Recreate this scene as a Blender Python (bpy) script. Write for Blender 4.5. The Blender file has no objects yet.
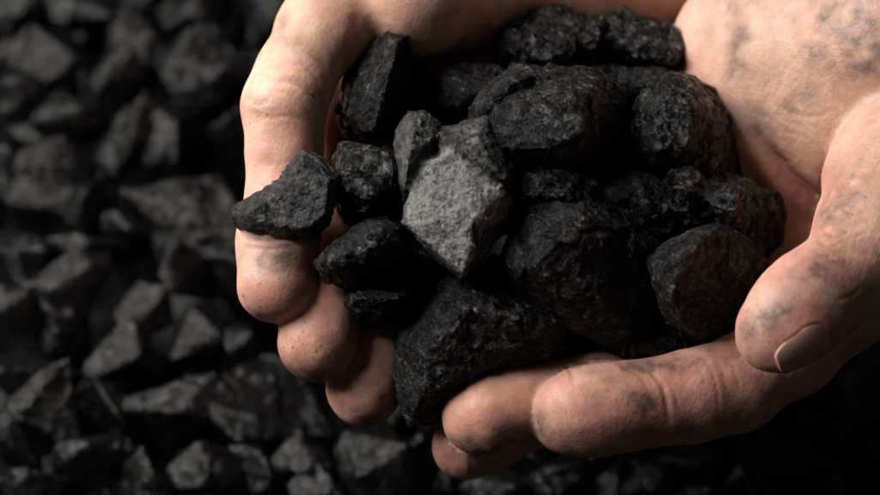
import bpy, bmesh, math, random
import numpy as np
from mathutils import Vector, Matrix

# ------------------------------------------------------------------ camera, light, exposure
scene = bpy.context.scene
PITCH = math.radians(50.0)            # the camera looks down at the hands
FOCUS = 0.600                         # metres from the lens to the coal held in the hands
FOCAL, SENSOR = 100.0, 36.0
F0 = Vector((0.0, 0.0, 0.115))        # the point in focus, above the coal bed (z = 0)
CX = Vector((1, 0, 0))
CY = Vector((0, math.sin(PITCH), math.cos(PITCH)))
CZ = Vector((0, -math.cos(PITCH), math.sin(PITCH)))
ROT = np.array([list(CX), list(CY), list(CZ)])          # rows: axes of the viewing frame in the world
cam_data = bpy.data.cameras.new("camera")
cam = bpy.data.objects.new("camera", cam_data)
scene.collection.objects.link(cam)
cam.location = F0 + CZ * FOCUS
cam.rotation_euler = (math.pi / 2 - PITCH, 0, 0)
cam_data.lens, cam_data.sensor_width = FOCAL, SENSOR
cam_data.clip_start, cam_data.clip_end = 0.01, 50
cam_data.dof.use_dof = True
cam_data.dof.focus_distance = FOCUS - 0.006
cam_data.dof.aperture_fstop = 8.0
cam_data.dof.aperture_blades = 7
scene.camera = cam

world = bpy.data.worlds.new("World")
scene.world = world
world.use_nodes = True
world.node_tree.nodes["Background"].inputs[0].default_value = (1.0, 0.97, 0.93, 1)
world.node_tree.nodes["Background"].inputs[1].default_value = 0.027

def area_light(name, direction, dist, size, power, color):
    ld = bpy.data.lights.new(name, 'AREA')
    ld.shape = 'RECTANGLE'
    ld.size, ld.size_y = size
    ld.energy, ld.color = power, color
    lo = bpy.data.objects.new(name, ld)
    scene.collection.objects.link(lo)
    v = (CX * direction[0] + CY * direction[1] + CZ * direction[2]).normalized()
    lo.location = F0 + v * dist
    lo.rotation_euler = v.to_track_quat('Z', 'Y').to_euler()
    return lo

area_light("key_light", (-0.75, 0.60, 0.38), 0.58, (0.42, 0.42), 8.6, (1.0, 0.965, 0.925))

scene.view_settings.view_transform = 'Standard'
scene.view_settings.look = 'None'
scene.view_settings.exposure = 0.0
scene.view_settings.gamma = 1.0
scene.view_settings.use_curve_mapping = False
scene.render.engine = 'CYCLES'
try:
    scene.cycles.use_denoising = True
    scene.cycles.max_bounces = 6
except Exception:
    pass

# ------------------------------------------------------------------ measuring frame (millimetres)
MPP = SENSOR / 880.0 / FOCAL          # size of one photo pixel at distance 1
FMM = FOCUS * 1000.0

def P(px, py, d):
    """A point of the viewing frame in mm; d = mm towards the lens from the focus plane."""
    k = MPP * (FMM - d)
    return np.array([(px - 440.0) * k, (247.5 - py) * k, d], dtype=np.float64)

def R(r, d=0.0):
    return r * MPP * (FMM - d)

def to_world(v):
    v = np.asarray(v, dtype=np.float64)
    return (v * 0.001) @ ROT + np.array(F0)

def project(v):
    k = MPP * (FMM - v[:, 2])
    return v[:, 0] / k + 440.0, 247.5 - v[:, 1] / k

# ------------------------------------------------------------------ noise
def _hash(ix, iy, iz, seed):
    h = (ix.astype(np.int64) * 73856093) ^ (iy.astype(np.int64) * 19349663) ^ (iz.astype(np.int64) * 83492791) ^ (int(seed) * 2654435761)
    h &= 0xFFFFFFFF
    h = ((h ^ (h >> 16)) * 0x45d9f3b) & 0xFFFFFFFF
    h = ((h ^ (h >> 16)) * 0x45d9f3b) & 0xFFFFFFFF
    return (h ^ (h >> 16)) & 0xFFFFFFFF

def _u(h, s):
    h = ((h ^ (s * 0x9E3779B1)) * 0x45d9f3b) & 0xFFFFFFFF
    h = ((h ^ (h >> 15)) * 0x2c1b3c6d) & 0xFFFFFFFF
    return ((h ^ (h >> 13)) & 0xFFFFFF).astype(np.float32) / float(0xFFFFFF)

def perlin(p, seed=0):
    i = np.floor(p).astype(np.int64)
    f = (p - i).astype(np.float32)
    w = f * f * f * (f * (f * 6 - 15) + 10)
    out = np.zeros(len(p), np.float32)
    for dx in (0, 1):
        for dy in (0, 1):
            for dz in (0, 1):
                h = _hash(i[:, 0] + dx, i[:, 1] + dy, i[:, 2] + dz, seed)
                g = (_u(h, 1) * 2 - 1) * (f[:, 0] - dx) + (_u(h, 2) * 2 - 1) * (f[:, 1] - dy) + (_u(h, 3) * 2 - 1) * (f[:, 2] - dz)
                out += g * (w[:, 0] if dx else 1 - w[:, 0]) * (w[:, 1] if dy else 1 - w[:, 1]) * (w[:, 2] if dz else 1 - w[:, 2])
    return out * 1.4

def fbm(p, seed=0, octaves=4, gain=0.5):
    a, s, out = 1.0, 1.0, 0.0
    for o in range(octaves):
        out = out + a * perlin(p * s, seed + o * 17)
        a *= gain
        s *= 2.03
    return out

def chips(p, seed=0, tilt=1.15, cone=0.22):
    """Continuous piecewise-planar field: the facets left by chipping."""
    i = np.floor(p).astype(np.int64)
    best = np.full(len(p), 9e9, np.float32)
    for dx in (-1, 0, 1):
        for dy in (-1, 0, 1):
            for dz in (-1, 0, 1):
                c = i + np.array([dx, dy, dz])
                h = _hash(c[:, 0], c[:, 1], c[:, 2], seed)
                q = np.stack([p[:, 0] - c[:, 0] - _u(h, 1), p[:, 1] - c[:, 1] - _u(h, 2), p[:, 2] - c[:, 2] - _u(h, 3)], 1).astype(np.float32)
                g = np.stack([_u(h, 4) * 2 - 1, _u(h, 5) * 2 - 1, _u(h, 6) * 2 - 1], 1)
                r2 = (q * q).sum(1)
                v = (q * g).sum(1) * tilt + r2 * cone * 2 + _u(h, 7) * 0.25
                best = np.minimum(best, v)
    return best

# ------------------------------------------------------------------ distance fields and surface extraction
def surface_nets(F, origin, h):
    S = F < 0
    nx, ny, nz = F.shape
    cnt = np.zeros((nx - 1, ny - 1, nz - 1), np.uint8)
    for dx in (0, 1):
        for dy in (0, 1):
            for dz in (0, 1):
                cnt += S[dx:nx - 1 + dx, dy:ny - 1 + dy, dz:nz - 1 + dz]
    act = (cnt > 0) & (cnt < 8)
    idx = np.argwhere(act)
    ids = np.full(act.shape, -1, np.int64)
    ids[act] = np.arange(len(idx))
    corners = [(a, b, c) for a in (0, 1) for b in (0, 1) for c in (0, 1)]
    val = {c: F[idx[:, 0] + c[0], idx[:, 1] + c[1], idx[:, 2] + c[2]] for c in corners}
    pos = np.zeros((len(idx), 3))
    n = np.zeros(len(idx))
    for c in corners:
        for ax in range(3):
            if c[ax] == 0:
                e = list(c); e[ax] = 1; e = tuple(e)
                a, b = val[c], val[e]
                m = (a < 0) != (b < 0)
                t = np.where(m, a / np.where(m, a - b, 1), 0)
                for k in range(3):
                    pos[:, k] += np.where(m, c[k] + (t if k == ax else 0), 0)
                n += m
    verts = (idx + pos / n[:, None]) * h + origin
    quads = []
    for ax in range(3):
        a = [slice(None)] * 3; b = [slice(None)] * 3
        a[ax] = slice(0, -1); b[ax] = slice(1, None)
        sa, sb = S[tuple(a)], S[tuple(b)]
        e = np.argwhere(sa != sb)
        u, v = (ax + 1) % 3, (ax + 2) % 3
        e = e[(e[:, u] > 0) & (e[:, v] > 0) & (e[:, u] < F.shape[u] - 1) & (e[:, v] < F.shape[v] - 1)]
        def cell(du, dv):
            q = e.copy(); q[:, u] -= du; q[:, v] -= dv
            return ids[q[:, 0], q[:, 1], q[:, 2]]
        q = np.stack([cell(0, 0), cell(1, 0), cell(1, 1), cell(0, 1)], 1)
        ins = sa[e[:, 0], e[:, 1], e[:, 2]]
        q[~ins] = q[~ins][:, ::-1]
        quads.append(q)
    return verts, np.concatenate(quads)

def mesh_normals(v, q):
    n = np.cross(v[q[:, 2]] - v[q[:, 0]], v[q[:, 3]] - v[q[:, 1]])
    out = np.zeros_like(v)
    for k in range(3):
        for j in range(4):
            out[:, k] += np.bincount(q[:, j], n[:, k], len(v))
    return out / np.maximum(np.linalg.norm(out, axis=1, keepdims=True), 1e-9)

def relax(v, q, iters, amount=0.5):
    deg = np.zeros(len(v))
    for j in range(4):
        deg += np.bincount(q[:, j], minlength=len(v)) * 2
    for _ in range(iters):
        s = np.zeros_like(v)
        for j in range(4):
            a, b = q[:, j], q[:, (j + 1) % 4]
            for k in range(3):
                s[:, k] += np.bincount(a, v[b, k], len(v)) + np.bincount(b, v[a, k], len(v))
        v = v + (s / np.maximum(deg, 1)[:, None] - v) * amount
    return v

def smin(a, b, k):
    h = np.maximum(k - np.abs(a - b), 0) / k
    return np.minimum(a, b) - h * h * k * 0.25

def link(o, parent=None):
    scene.collection.objects.link(o)
    if parent is not None:
        o.parent = parent
    return o

def mesh_object(name, verts_mm, quads, mat, attrs=None, parent=None, smooth=True, origin=None):
    """verts in the viewing frame (mm) -> one object with its origin at its own lowest middle."""
    w = to_world(verts_mm)
    if origin is None:
        origin = np.array([w[:, 0].mean(), w[:, 1].mean(), w[:, 2].min()])
    me = bpy.data.meshes.new(name)
    q = np.asarray(quads, np.int32)
    me.vertices.add(len(w)); me.loops.add(q.size); me.polygons.add(len(q))
    me.vertices.foreach_set("co", (w - origin).astype(np.float32).ravel())
    me.loops.foreach_set("vertex_index", q.ravel())
    me.polygons.foreach_set("loop_start", np.arange(len(q), dtype=np.int32) * q.shape[1])
    me.polygons.foreach_set("use_smooth", np.full(len(q), smooth))
    me.update(calc_edges=True)
    for an, av in (attrs or {}).items():
        at = me.attributes.new(an, 'FLOAT', 'POINT')
        at.data.foreach_set("value", np.asarray(av, np.float32))
    me.materials.append(mat)
    o = bpy.data.objects.new(name, me)
    o.location = origin
    link(o)
    if parent is not None:
        o.parent = parent
        o.location = Vector(origin) - parent.location
    return o

# ------------------------------------------------------------------ materials
def new_mat(name):
    m = bpy.data.materials.new(name)
    m.use_nodes = True
    nt = m.node_tree
    return m, nt, nt.nodes["Principled BSDF"]

def N(nt, kind, **kw):
    n = nt.nodes.new(kind)
    for k, v in kw.items():
        if k.startswith('_'):
            setattr(n, k[1:], v)
        else:
            n.inputs[k].default_value = v
    return n

def ramp(nt, src, stops):
    r = nt.nodes.new('ShaderNodeValToRGB')
    el = r.color_ramp.elements
    while len(el) < len(stops):
        el.new(0.5)
    for e, (p, c) in zip(el, stops):
        e.position = p
        e.color = (c, c, c, 1) if isinstance(c, (int, float)) else (*c, 1)
    nt.links.new(src, r.inputs[0])
    return r.outputs[0]

def math_node(nt, op, a, b):
    m = nt.nodes.new('ShaderNodeMath'); m.operation = op
    for i, x in enumerate((a, b)):
        if isinstance(x, (int, float)):
            m.inputs[i].default_value = x
        else:
            nt.links.new(x, m.inputs[i])
    return m.outputs[0]

def mix_col(nt, fac, a, b, mode='MIX'):
    m = nt.nodes.new('ShaderNodeMix'); m.data_type = 'RGBA'; m.blend_type = mode
    for s, x in (('Factor', fac),):
        if isinstance(x, (int, float)): m.inputs[0].default_value = x
        else: nt.links.new(x, m.inputs[0])
    for i, x in ((6, a), (7, b)):
        if isinstance(x, tuple): m.inputs[i].default_value = (*x, 1)
        else: nt.links.new(x, m.inputs[i])
    return m.outputs[2]

def coal_material(name, dark, light, rough=(0.3, 0.7), bump=0.8, pale=None, spec=(0.15, 0.6), gloss_at=0.5, crystal=(0.55, 420.0, 0.5, 1300.0)):
    m, nt, b = new_mat(name)
    L = nt.links.new
    tc = N(nt, 'ShaderNodeTexCoord')
    n1 = N(nt, 'ShaderNodeTexNoise', Scale=150.0, Detail=6.0, Roughness=0.65)
    n2 = N(nt, 'ShaderNodeTexNoise', Scale=1500.0, Detail=5.0, Roughness=0.75)
    n3 = N(nt, 'ShaderNodeTexNoise', Scale=380.0, Detail=5.0, Roughness=0.65)
    vo = N(nt, 'ShaderNodeTexVoronoi', Scale=1000.0)
    vf = N(nt, 'ShaderNodeTexVoronoi', Scale=420.0)
    off = N(nt, 'ShaderNodeMapping', Location=(0.31, 0.17, 0.23))
    L(tc.outputs['Object'], off.inputs['Vector'])
    for n in (n1, n2, vo, vf):
        L(tc.outputs['Object'], n.inputs['Vector'])
    L(off.outputs[0], n3.inputs['Vector'])
    col = ramp(nt, n1.outputs[0], [(0.35, dark), (0.68, light)])
    fine = ramp(nt, n2.outputs[0], [(0.36, 0.40), (0.50, 0.95), (0.62, 1.8)])
    col = mix_col(nt, 1.0, col, fine, 'MULTIPLY')
    rr = ramp(nt, n3.outputs[0], [(0.36, rough[0]), (0.60, rough[1])])
    sp = ramp(nt, n3.outputs[0], [(gloss_at - 0.12, spec[1]), (gloss_at + 0.06, spec[0])])
    if pale:
        at = N(nt, 'ShaderNodeAttribute', _attribute_name='pale')
        pit = ramp(nt, n2.outputs[0], [(0.34, 0.30), (0.48, 0.95), (0.66, 1.25)])
        pc = mix_col(nt, 1.0, pale, pit, 'MULTIPLY')
        vp = N(nt, 'ShaderNodeTexVoronoi', Scale=520.0)
        L(off.outputs[0], vp.inputs['Vector'])
        hole = ramp(nt, vp.outputs['Distance'], [(0.10, 0.45), (0.34, 1.0)])
        pc = mix_col(nt, 1.0, pc, hole, 'MULTIPLY')
        blot = ramp(nt, n1.outputs[0], [(0.3, 0.7), (0.7, 1.25)])
        pc = mix_col(nt, 1.0, pc, blot, 'MULTIPLY')
        ru = N(nt, 'ShaderNodeAttribute', _attribute_name='rust')
        pc = mix_col(nt, ru.outputs['Fac'], pc, (0.22, 0.12, 0.05))
        col = mix_col(nt, at.outputs['Fac'], col, pc)
    L(col, b.inputs['Base Color'])
    L(rr, b.inputs['Roughness'])
    L(sp, b.inputs['Specular IOR Level'])
    h = math_node(nt, 'ADD', n2.outputs[0], math_node(nt, 'MULTIPLY', vo.outputs['Distance'], 0.5))
    h = math_node(nt, 'ADD', h, math_node(nt, 'MULTIPLY', n3.outputs[0], 2.6))
    h = math_node(nt, 'ADD', h, math_node(nt, 'MULTIPLY', vf.outputs['Distance'], 0.9))
    bp = N(nt, 'ShaderNodeBump', Strength=bump, Distance=0.0011)
    L(h, bp.inputs['Height'])
    # small cleavage faces: every cell of the break leans its own way
    nrm = bp.outputs[0]
    for amount, scale in (crystal[:2], crystal[2:]):
        vc = N(nt, 'ShaderNodeTexVoronoi', Scale=scale)
        L(off.outputs[0], vc.inputs['Vector'])
        sub = nt.nodes.new('ShaderNodeVectorMath'); sub.operation = 'SUBTRACT'
        L(vc.outputs['Color'], sub.inputs[0]); sub.inputs[1].default_value = (0.5, 0.5, 0.5)
        mad = nt.nodes.new('ShaderNodeVectorMath'); mad.operation = 'MULTIPLY_ADD'
        L(sub.outputs[0], mad.inputs[0]); mad.inputs[1].default_value = (amount,) * 3
        L(nrm, mad.inputs[2])
        nz = nt.nodes.new('ShaderNodeVectorMath'); nz.operation = 'NORMALIZE'
        L(mad.outputs[0], nz.inputs[0])
        nrm = nz.outputs[0]
    L(nrm, b.inputs['Normal'])
    return m

COAL = coal_material('coal_matte', 0.007, 0.024, (0.15, 0.50), 0.8, spec=(0.12, 1.0), gloss_at=0.45, crystal=(0.65, 420.0, 0.6, 1300.0))
COAL_GREY = coal_material('coal_dull_grey', 0.018, 0.044, (0.30, 0.62), 0.7, spec=(0.15, 0.7), crystal=(0.25, 420.0, 0.35, 1300.0))
COAL_GLOSS = coal_material('coal_glossy', 0.005, 0.015, (0.10, 0.36), 0.8, spec=(0.14, 1.0), gloss_at=0.51, crystal=(0.9, 380.0, 0.7, 1200.0))
COAL_PALE = coal_material('coal_pale', 0.009, 0.034, (0.35, 0.8), 0.6, pale=(0.150, 0.148, 0.141), spec=(0.15, 0.8), crystal=(0.25, 420.0, 0.45, 1300.0))
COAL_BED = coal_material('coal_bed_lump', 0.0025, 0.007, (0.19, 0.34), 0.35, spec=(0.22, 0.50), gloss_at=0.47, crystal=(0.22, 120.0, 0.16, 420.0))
COAL_GAP_SHADE = coal_material('coal_gap_shade', 0.002, 0.005, (0.7, 0.9), 0.5, spec=(0.1, 0.2))  # rubble colour darkened so the gaps in the bed look shaded

def skin_material():
    m, nt, b = new_mat('skin')
    L = nt.links.new
    tc = N(nt, 'ShaderNodeTexCoord')
    at = N(nt, 'ShaderNodeAttribute', _attribute_name='soot_shade')
    red = N(nt, 'ShaderNodeAttribute', _attribute_name='flush_glow')
    spk = N(nt, 'ShaderNodeAttribute', _attribute_name='speck')
    n1 = N(nt, 'ShaderNodeTexNoise', Scale=70.0, Detail=4.0, Roughness=0.6)
    n2 = N(nt, 'ShaderNodeTexNoise', Scale=420.0, Detail=6.0, Roughness=0.7)
    n3 = N(nt, 'ShaderNodeTexNoise', Scale=1500.0, Detail=3.0, Roughness=0.6)
    vo = N(nt, 'ShaderNodeTexVoronoi', Scale=1100.0)
    vs = N(nt, 'ShaderNodeTexVoronoi', Scale=640.0)
    for n in (n1, n2, n3, vo, vs):
        L(tc.outputs['Object'], n.inputs['Vector'])
    wv = N(nt, 'ShaderNodeTexNoise', Scale=900.0, Detail=3.0)
    L(tc.outputs['Object'], wv.inputs['Vector'])
    va = nt.nodes.new('ShaderNodeVectorMath'); va.operation = 'MULTIPLY_ADD'
    L(wv.outputs['Color'], va.inputs[0]); va.inputs[1].default_value = (0.0016,) * 3
    L(tc.outputs['Object'], va.inputs[2]); L(va.outputs[0], vs.inputs['Vector'])
    # skin tone, blotchy
    mot = ramp(nt, n1.outputs[0], [(0.35, 0.0), (0.65, 1.0)])
    col = mix_col(nt, mot, (0.66, 0.43, 0.33), (0.62, 0.35, 0.262))
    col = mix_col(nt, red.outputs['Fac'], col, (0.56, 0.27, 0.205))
    mot2 = ramp(nt, n2.outputs[0], [(0.3, 0.84), (0.7, 1.12)])
    col = mix_col(nt, 1.0, col, mot2, 'MULTIPLY')
    # soot: soft smudges, some of them painted shade, broken up by fine noise
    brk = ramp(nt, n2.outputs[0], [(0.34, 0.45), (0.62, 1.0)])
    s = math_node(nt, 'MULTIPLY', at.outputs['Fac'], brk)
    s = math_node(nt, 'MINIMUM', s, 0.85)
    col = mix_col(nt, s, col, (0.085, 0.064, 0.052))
    # specks of coal dust
    dots = ramp(nt, vs.outputs['Distance'], [(0.08, 1.0), (0.34, 0.0)])
    gate = ramp(nt, n2.outputs[0], [(0.48, 0.0), (0.56, 1.0)])
    dd = math_node(nt, 'MULTIPLY', math_node(nt, 'MULTIPLY', dots, gate), spk.outputs['Fac'])
    col = mix_col(nt, math_node(nt, 'MINIMUM', dd, 0.9), col, (0.03, 0.026, 0.023))
    L(col, b.inputs['Base Color'])
    rr = ramp(nt, n2.outputs[0], [(0.3, 0.42), (0.7, 0.60)])
    L(rr, b.inputs['Roughness'])
    b.inputs['Specular IOR Level'].default_value = 0.38
    b.inputs['Subsurface Weight'].default_value = 0.75
    b.inputs['Subsurface Radius'].default_value = (1.0, 0.32, 0.16)
    b.inputs['Subsurface Scale'].default_value = 0.0028
    # relief: skin cells, fine wrinkles
    lines = 0
    for ang, sc in ((-20.0, 850.0), (58.0, 700.0)):          # two families of fine skin lines
        a = math.radians(ang)
        lx = CX * math.cos(a) + CY * math.sin(a)
        ly = CX * -math.sin(a) + CY * math.cos(a)
        rot = N(nt, 'ShaderNodeMapping', Rotation=Matrix((lx, ly, CZ)).to_euler())
        scl = N(nt, 'ShaderNodeMapping', Scale=(0.16, 1.0, 0.6))
        L(tc.outputs['Object'], rot.inputs['Vector'])
        L(rot.outputs[0], scl.inputs['Vector'])
        wr = N(nt, 'ShaderNodeTexNoise', Scale=sc, Detail=3.0, Roughness=0.55, Distortion=0.3)
        L(scl.outputs[0], wr.inputs['Vector'])
        lines = math_node(nt, 'ADD', lines, wr.outputs[0])
    wa = N(nt, 'ShaderNodeAttribute', _attribute_name='wrinkle')
    lines = math_node(nt, 'MULTIPLY', lines, math_node(nt, 'ADD', math_node(nt, 'MULTIPLY', wa.outputs['Fac'], 1.5), 0.35))
    h = math_node(nt, 'ADD', math_node(nt, 'MULTIPLY', vo.outputs['Distance'], 0.35), math_node(nt, 'MULTIPLY', n3.outputs[0], 0.6))
    h = math_node(nt, 'ADD', h, lines)
    bp = N(nt, 'ShaderNodeBump', Strength=0.36, Distance=0.0004)
    L(h, bp.inputs['Height'])
    L(bp.outputs[0], b.inputs['Normal'])
    return m

SKIN = skin_material()

def nail_material():
    m, nt, b = new_mat('fingernail')
    L = nt.links.new
    at = N(nt, 'ShaderNodeAttribute', _attribute_name='edge')
    tc = N(nt, 'ShaderNodeTexCoord')
    n = N(nt, 'ShaderNodeTexNoise', Scale=500.0, Detail=4.0)
    L(tc.outputs['Object'], n.inputs['Vector'])
    col = mix_col(nt, at.outputs['Fac'], (0.58, 0.31, 0.24), (0.46, 0.35, 0.28))
    dirt = ramp(nt, n.outputs[0], [(0.55, 0.0), (0.8, 0.4)])
    col = mix_col(nt, dirt, col, (0.10, 0.06, 0.045))
    L(col, b.inputs['Base Color'])
    b.inputs['Roughness'].default_value = 0.45
    b.inputs['Subsurface Weight'].default_value = 0.0
    b.inputs['Subsurface Radius'].default_value = (1.0, 0.35, 0.2)
    b.inputs['Subsurface Scale'].default_value = 0.0015
    return m

NAIL = nail_material()

# ------------------------------------------------------------------ coal lumps
def hull_planes(pts):
    bm = bmesh.new()
    for p in pts:
        bm.verts.new(p)
    r = bmesh.ops.convex_hull(bm, input=bm.verts)
    bm.normal_update()
    c = np.mean(pts, axis=0)
    out = []
    for f in bm.faces:
        n = np.array(f.normal)
        if np.linalg.norm(n) < 1e-6:
            continue
        o = float(np.dot(n, np.array(f.verts[0].co)))
        if np.dot(n, c) > o:
            n, o = -n, -o
        if not any(np.dot(n, n2) > 0.9995 and abs(o - o2) < 0.05 for n2, o2 in out):
            out.append((n, o))
    bm.free()
    return out

def lump_surface(hulls, voxel, rnd=0.5, blend=2.0):
    allp = np.concatenate([np.array(h) for h in hulls])
    lo, hi = allp.min(0) - 3 * voxel, allp.max(0) + 3 * voxel
    ax = [np.arange(lo[k], hi[k] + voxel, voxel) for k in range(3)]
    X, Y, Z = [a.astype(np.float32) for a in np.meshgrid(*ax, indexing='ij')]
    F = None
    for h in hulls:
        pl = hull_planes(h)
        m = None
        for n, o in pl:
            d = np.float32(n[0]) * X + np.float32(n[1]) * Y + np.float32(n[2]) * Z - np.float32(o)
            m = d if m is None else -smin(-m, -d, rnd)
        F = m if F is None else smin(F, m, blend)
    return surface_nets(F, lo, voxel)

def roughen(v, q, seed, chip=(9.0, 1.0), chip2=(3.6, 0.5), chip3=(1.5, 0.2), grain=0.15, strata=None, cut=1.35):
    chip = (chip[0] * 1.1, chip[1] * cut); chip2 = (chip2[0], chip2[1] * 1.25)
    c = v - v.mean(0)
    rs = np.random.RandomState(seed)
    off = rs.rand(3) * 50
    n = mesh_normals(v, q)
    p = (c + off).astype(np.float64)
    p = p + 0.8 * np.stack([perlin(p / 6, seed + 91), perlin(p / 6, seed + 92), perlin(p / 6, seed + 93)], 1)
    mask = np.clip(0.5 + 1.3 * perlin(p / 14, seed + 5), 0.12, 1.0)
    d = chip[1] * chips(p / chip[0], seed + 1) * 1.6
    d = d + chip2[1] * chips(p / chip2[0], seed + 2) * 1.7 * mask
    d = d + chip3[1] * chips(p / chip3[0], seed + 3) * 1.8 * (0.35 + 0.65 * mask)
    rid = 1 - np.abs(perlin(p / 2.6, seed + 12)) * 2.2
    d = d + grain * (fbm(p / 1.5, seed + 4, 3, 0.6) + 0.8 * np.clip(rid, 0, 1) ** 3 * mask)
    if strata is not None:                 # layered break: sharp ridges along one direction
        ang, amp, wave = strata
        a = math.radians(ang)
        e = np.array([-math.sin(a), -math.cos(a), 0.35])
        t = (p @ e) / wave + 0.7 * fbm(p / 9, seed + 8, 3)
        saw = t - np.floor(t)
        d = d + amp * (np.where(saw < 0.75, saw / 0.75, (1 - saw) / 0.25) - 0.5) * np.clip(0.6 + 1.2 * perlin(p / 7, seed + 9), 0.1, 1.2)
    d = d - np.percentile(d, 40)
    v = v + n * d[:, None]
    return v

GROW = 1.05

def outline_hull(outline, d0, thick, front=(), back=0.72):
    """outline at depth d0 (mm), raised front points, and a smaller back `thick` mm behind."""
    pts = []
    cx = sum(p[0] for p in outline) / len(outline)
    cy = sum(p[1] for p in outline) / len(outline)
    outline = [(cx + (p[0] - cx) * GROW, cy + (p[1] - cy) * GROW) + tuple(p[2:]) for p in outline]
    for p in outline:
        dd = p[2] if len(p) > 2 else d0
        pts.append(P(p[0], p[1], dd))
        pts.append(P(cx + (p[0] - cx) * back, cy + (p[1] - cy) * back, dd - thick))
    for p in front:
        pts.append(P(*p))
    return np.array(pts)

def tag(o, label, cat, group=None, kind=None):
    o['label'], o['category'] = label, cat
    if group: o['group'] = group
    if kind: o['kind'] = kind
    return o

HEAP = 'coal lumps heaped in the cupped hands'

def held_coal(hulls, label, seed, mat=None, voxel=0.45, rnd=0.25, blend=2.0, attrs=None, group=HEAP, **kw):
    v, q = lump_surface(hulls, voxel, rnd, blend)
    v = roughen(v, q, seed, **kw)
    at = attrs(v, mesh_normals(v, q)) if attrs else None
    o = mesh_object('coal_lump', v, q, mat or COAL, at)
    tag(o, label, 'coal', group)
    return o

def poly_mask(px, py, poly, soft):
    """signed distance of pixels to a polygon -> 0..1 inside"""
    poly = np.array(poly, float)
    inside = np.zeros(len(px), bool)
    dmin = np.full(len(px), 1e9)
    for i in range(len(poly)):
        a, b = poly[i], poly[(i + 1) % len(poly)]
        t = np.clip(((px - a[0]) * (b[0] - a[0]) + (py - a[1]) * (b[1] - a[1])) / max(((b - a) ** 2).sum(), 1e-9), 0, 1)
        dmin = np.minimum(dmin, np.hypot(px - a[0] - t * (b[0] - a[0]), py - a[1] - t * (b[1] - a[1])))
        c = ((a[1] > py) != (b[1] > py)) & (px < (b[0] - a[0]) * (py - a[1]) / (b[1] - a[1] + 1e-12) + a[0])
        inside ^= c
    return np.clip(0.5 + np.where(inside, dmin, -dmin) / soft, 0, 1)

OH = outline_hull

# wedge lying across the fingers at the left
held_coal([OH([(284, 173), (303, 150), (322, 160), (338, 177), (334, 200), (328, 224), (312, 239), (286, 238), (268, 234), (272, 190)], 8, 8,
              [(303, 160, 14), (328, 182, 15), (326, 212, 15), (308, 228, 15), (282, 226, 14), (284, 188, 14)], 0.9),
           OH([(235, 207), (233, 218), (240, 230), (262, 234), (288, 238), (300, 190), (284, 176), (262, 191), (246, 200)], 8, 7,
              [(244, 213, 13), (262, 202, 13.5), (282, 190, 14), (285, 224, 14), (258, 224, 13)], 0.9)],
          'thin wedge of dark grey layered coal lying across the curled index finger', 11, COAL_GREY,
          chip=(7, .3), chip2=(3, .2), chip3=(1.3, .16), strata=(35, .7, 1.9), cut=.7, blend=1.0)

# upright block at the top beside the index finger
held_coal([OH([(336, 110, -18), (346, 78, -18), (370, 47, -16), (389, 35, -14), (408, 37, -16), (419, 52, -28), (420, 82, -32), (412, 122, -32), (392, 140, -24), (364, 142, -16), (342, 130, -16)], -20, 20,
              [(398, 42, -6), (390, 72, 0), (384, 100, 2), (374, 132, -2), (352, 110, -8), (366, 70, -8)], 0.8)],
          'upright coal block with a lit grey side leaning on the palm beside the index finger', 12, COAL,
          chip=(9, .8), chip2=(3.4, .7), chip3=(1.5, .3))

# small glossy lump between
held_coal([OH([(337, 166, 0), (346, 150, 0), (365, 144, -2), (393, 149, -2), (401, 175, -4), (398, 206, -8), (375, 223, -8), (350, 216, -6), (336, 198, 0)], -2, 18,
              [(340, 188, 8), (365, 196, 11), (397, 188, 6), (355, 155, 5), (385, 156, 4)], 0.8)],
          'small bumpy lump with a glossy top between the thin wedge and the pale-faced lump', 13, COAL_GLOSS,
          chip=(6, 1.3), chip2=(2.8, .8), chip3=(1.4, .3))

# pale faced lump in the middle
PALE_POLY = [(403, 222), (414, 192), (422, 168), (438, 152), (452, 148), (470, 163), (488, 178), (505, 190), (512, 203), (497, 230), (480, 257), (463, 275), (440, 256), (420, 238)]
def pale_attr(v, n):
    px, py = project(v)
    wob = 9 * perlin(v / 5.0, 3)
    a = poly_mask(px + wob, py + wob, PALE_POLY, 9) * np.clip((n[:, 2] - 0.15) * 4, 0, 1)
    rough_patch = poly_mask(px, py, [(455, 130), (480, 122), (494, 150), (480, 160), (462, 145)], 8) * np.clip(.5 + 1.6 * perlin(v / 2.2, 8), 0, 1)
    left = poly_mask(px, py, [(396, 150), (405, 118), (422, 114), (424, 165), (410, 190), (398, 180)], 10) * 0.30
    rust = np.exp(-((px - 491) ** 2 + (py - 213) ** 2) / 60.0) * 0.45
    return {'pale': np.clip(a + rough_patch * 0.9 + left, 0, 1), 'rust': rust}
held_coal([OH([(402, 219), (407, 200), (424, 165), (452, 146), (506, 186), (513, 200), (502, 232), (464, 276), (438, 257)], 10, 16,
              [(404, 220, 13), (425, 168, 14), (452, 150, 14), (507, 192, 16), (463, 273, 19), (430, 215, 17), (475, 215, 19)], 0.8),
           OH([(395, 150), (399, 126), (410, 113), (425, 111), (440, 124), (447, 160), (424, 196), (404, 202), (397, 180)], 3, 18,
              [(412, 135, 13), (405, 175, 11), (430, 140, 12)], 0.85),
           OH([(428, 132), (462, 122), (487, 119), (494, 140), (513, 166), (514, 190), (490, 195), (440, 165)], 2, 18,
              [(455, 138, 12), (478, 135, 11), (490, 162, 14), (440, 150, 13), (506, 180, 13)], 0.85)],
          'lump with a flat pale grey pitted face in the middle of the heap', 14, COAL_PALE, voxel=0.42, blend=1.2, attrs=pale_attr,
          chip=(9, .5), chip2=(3.4, .55), chip3=(1.4, .24), grain=0.14)

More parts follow.
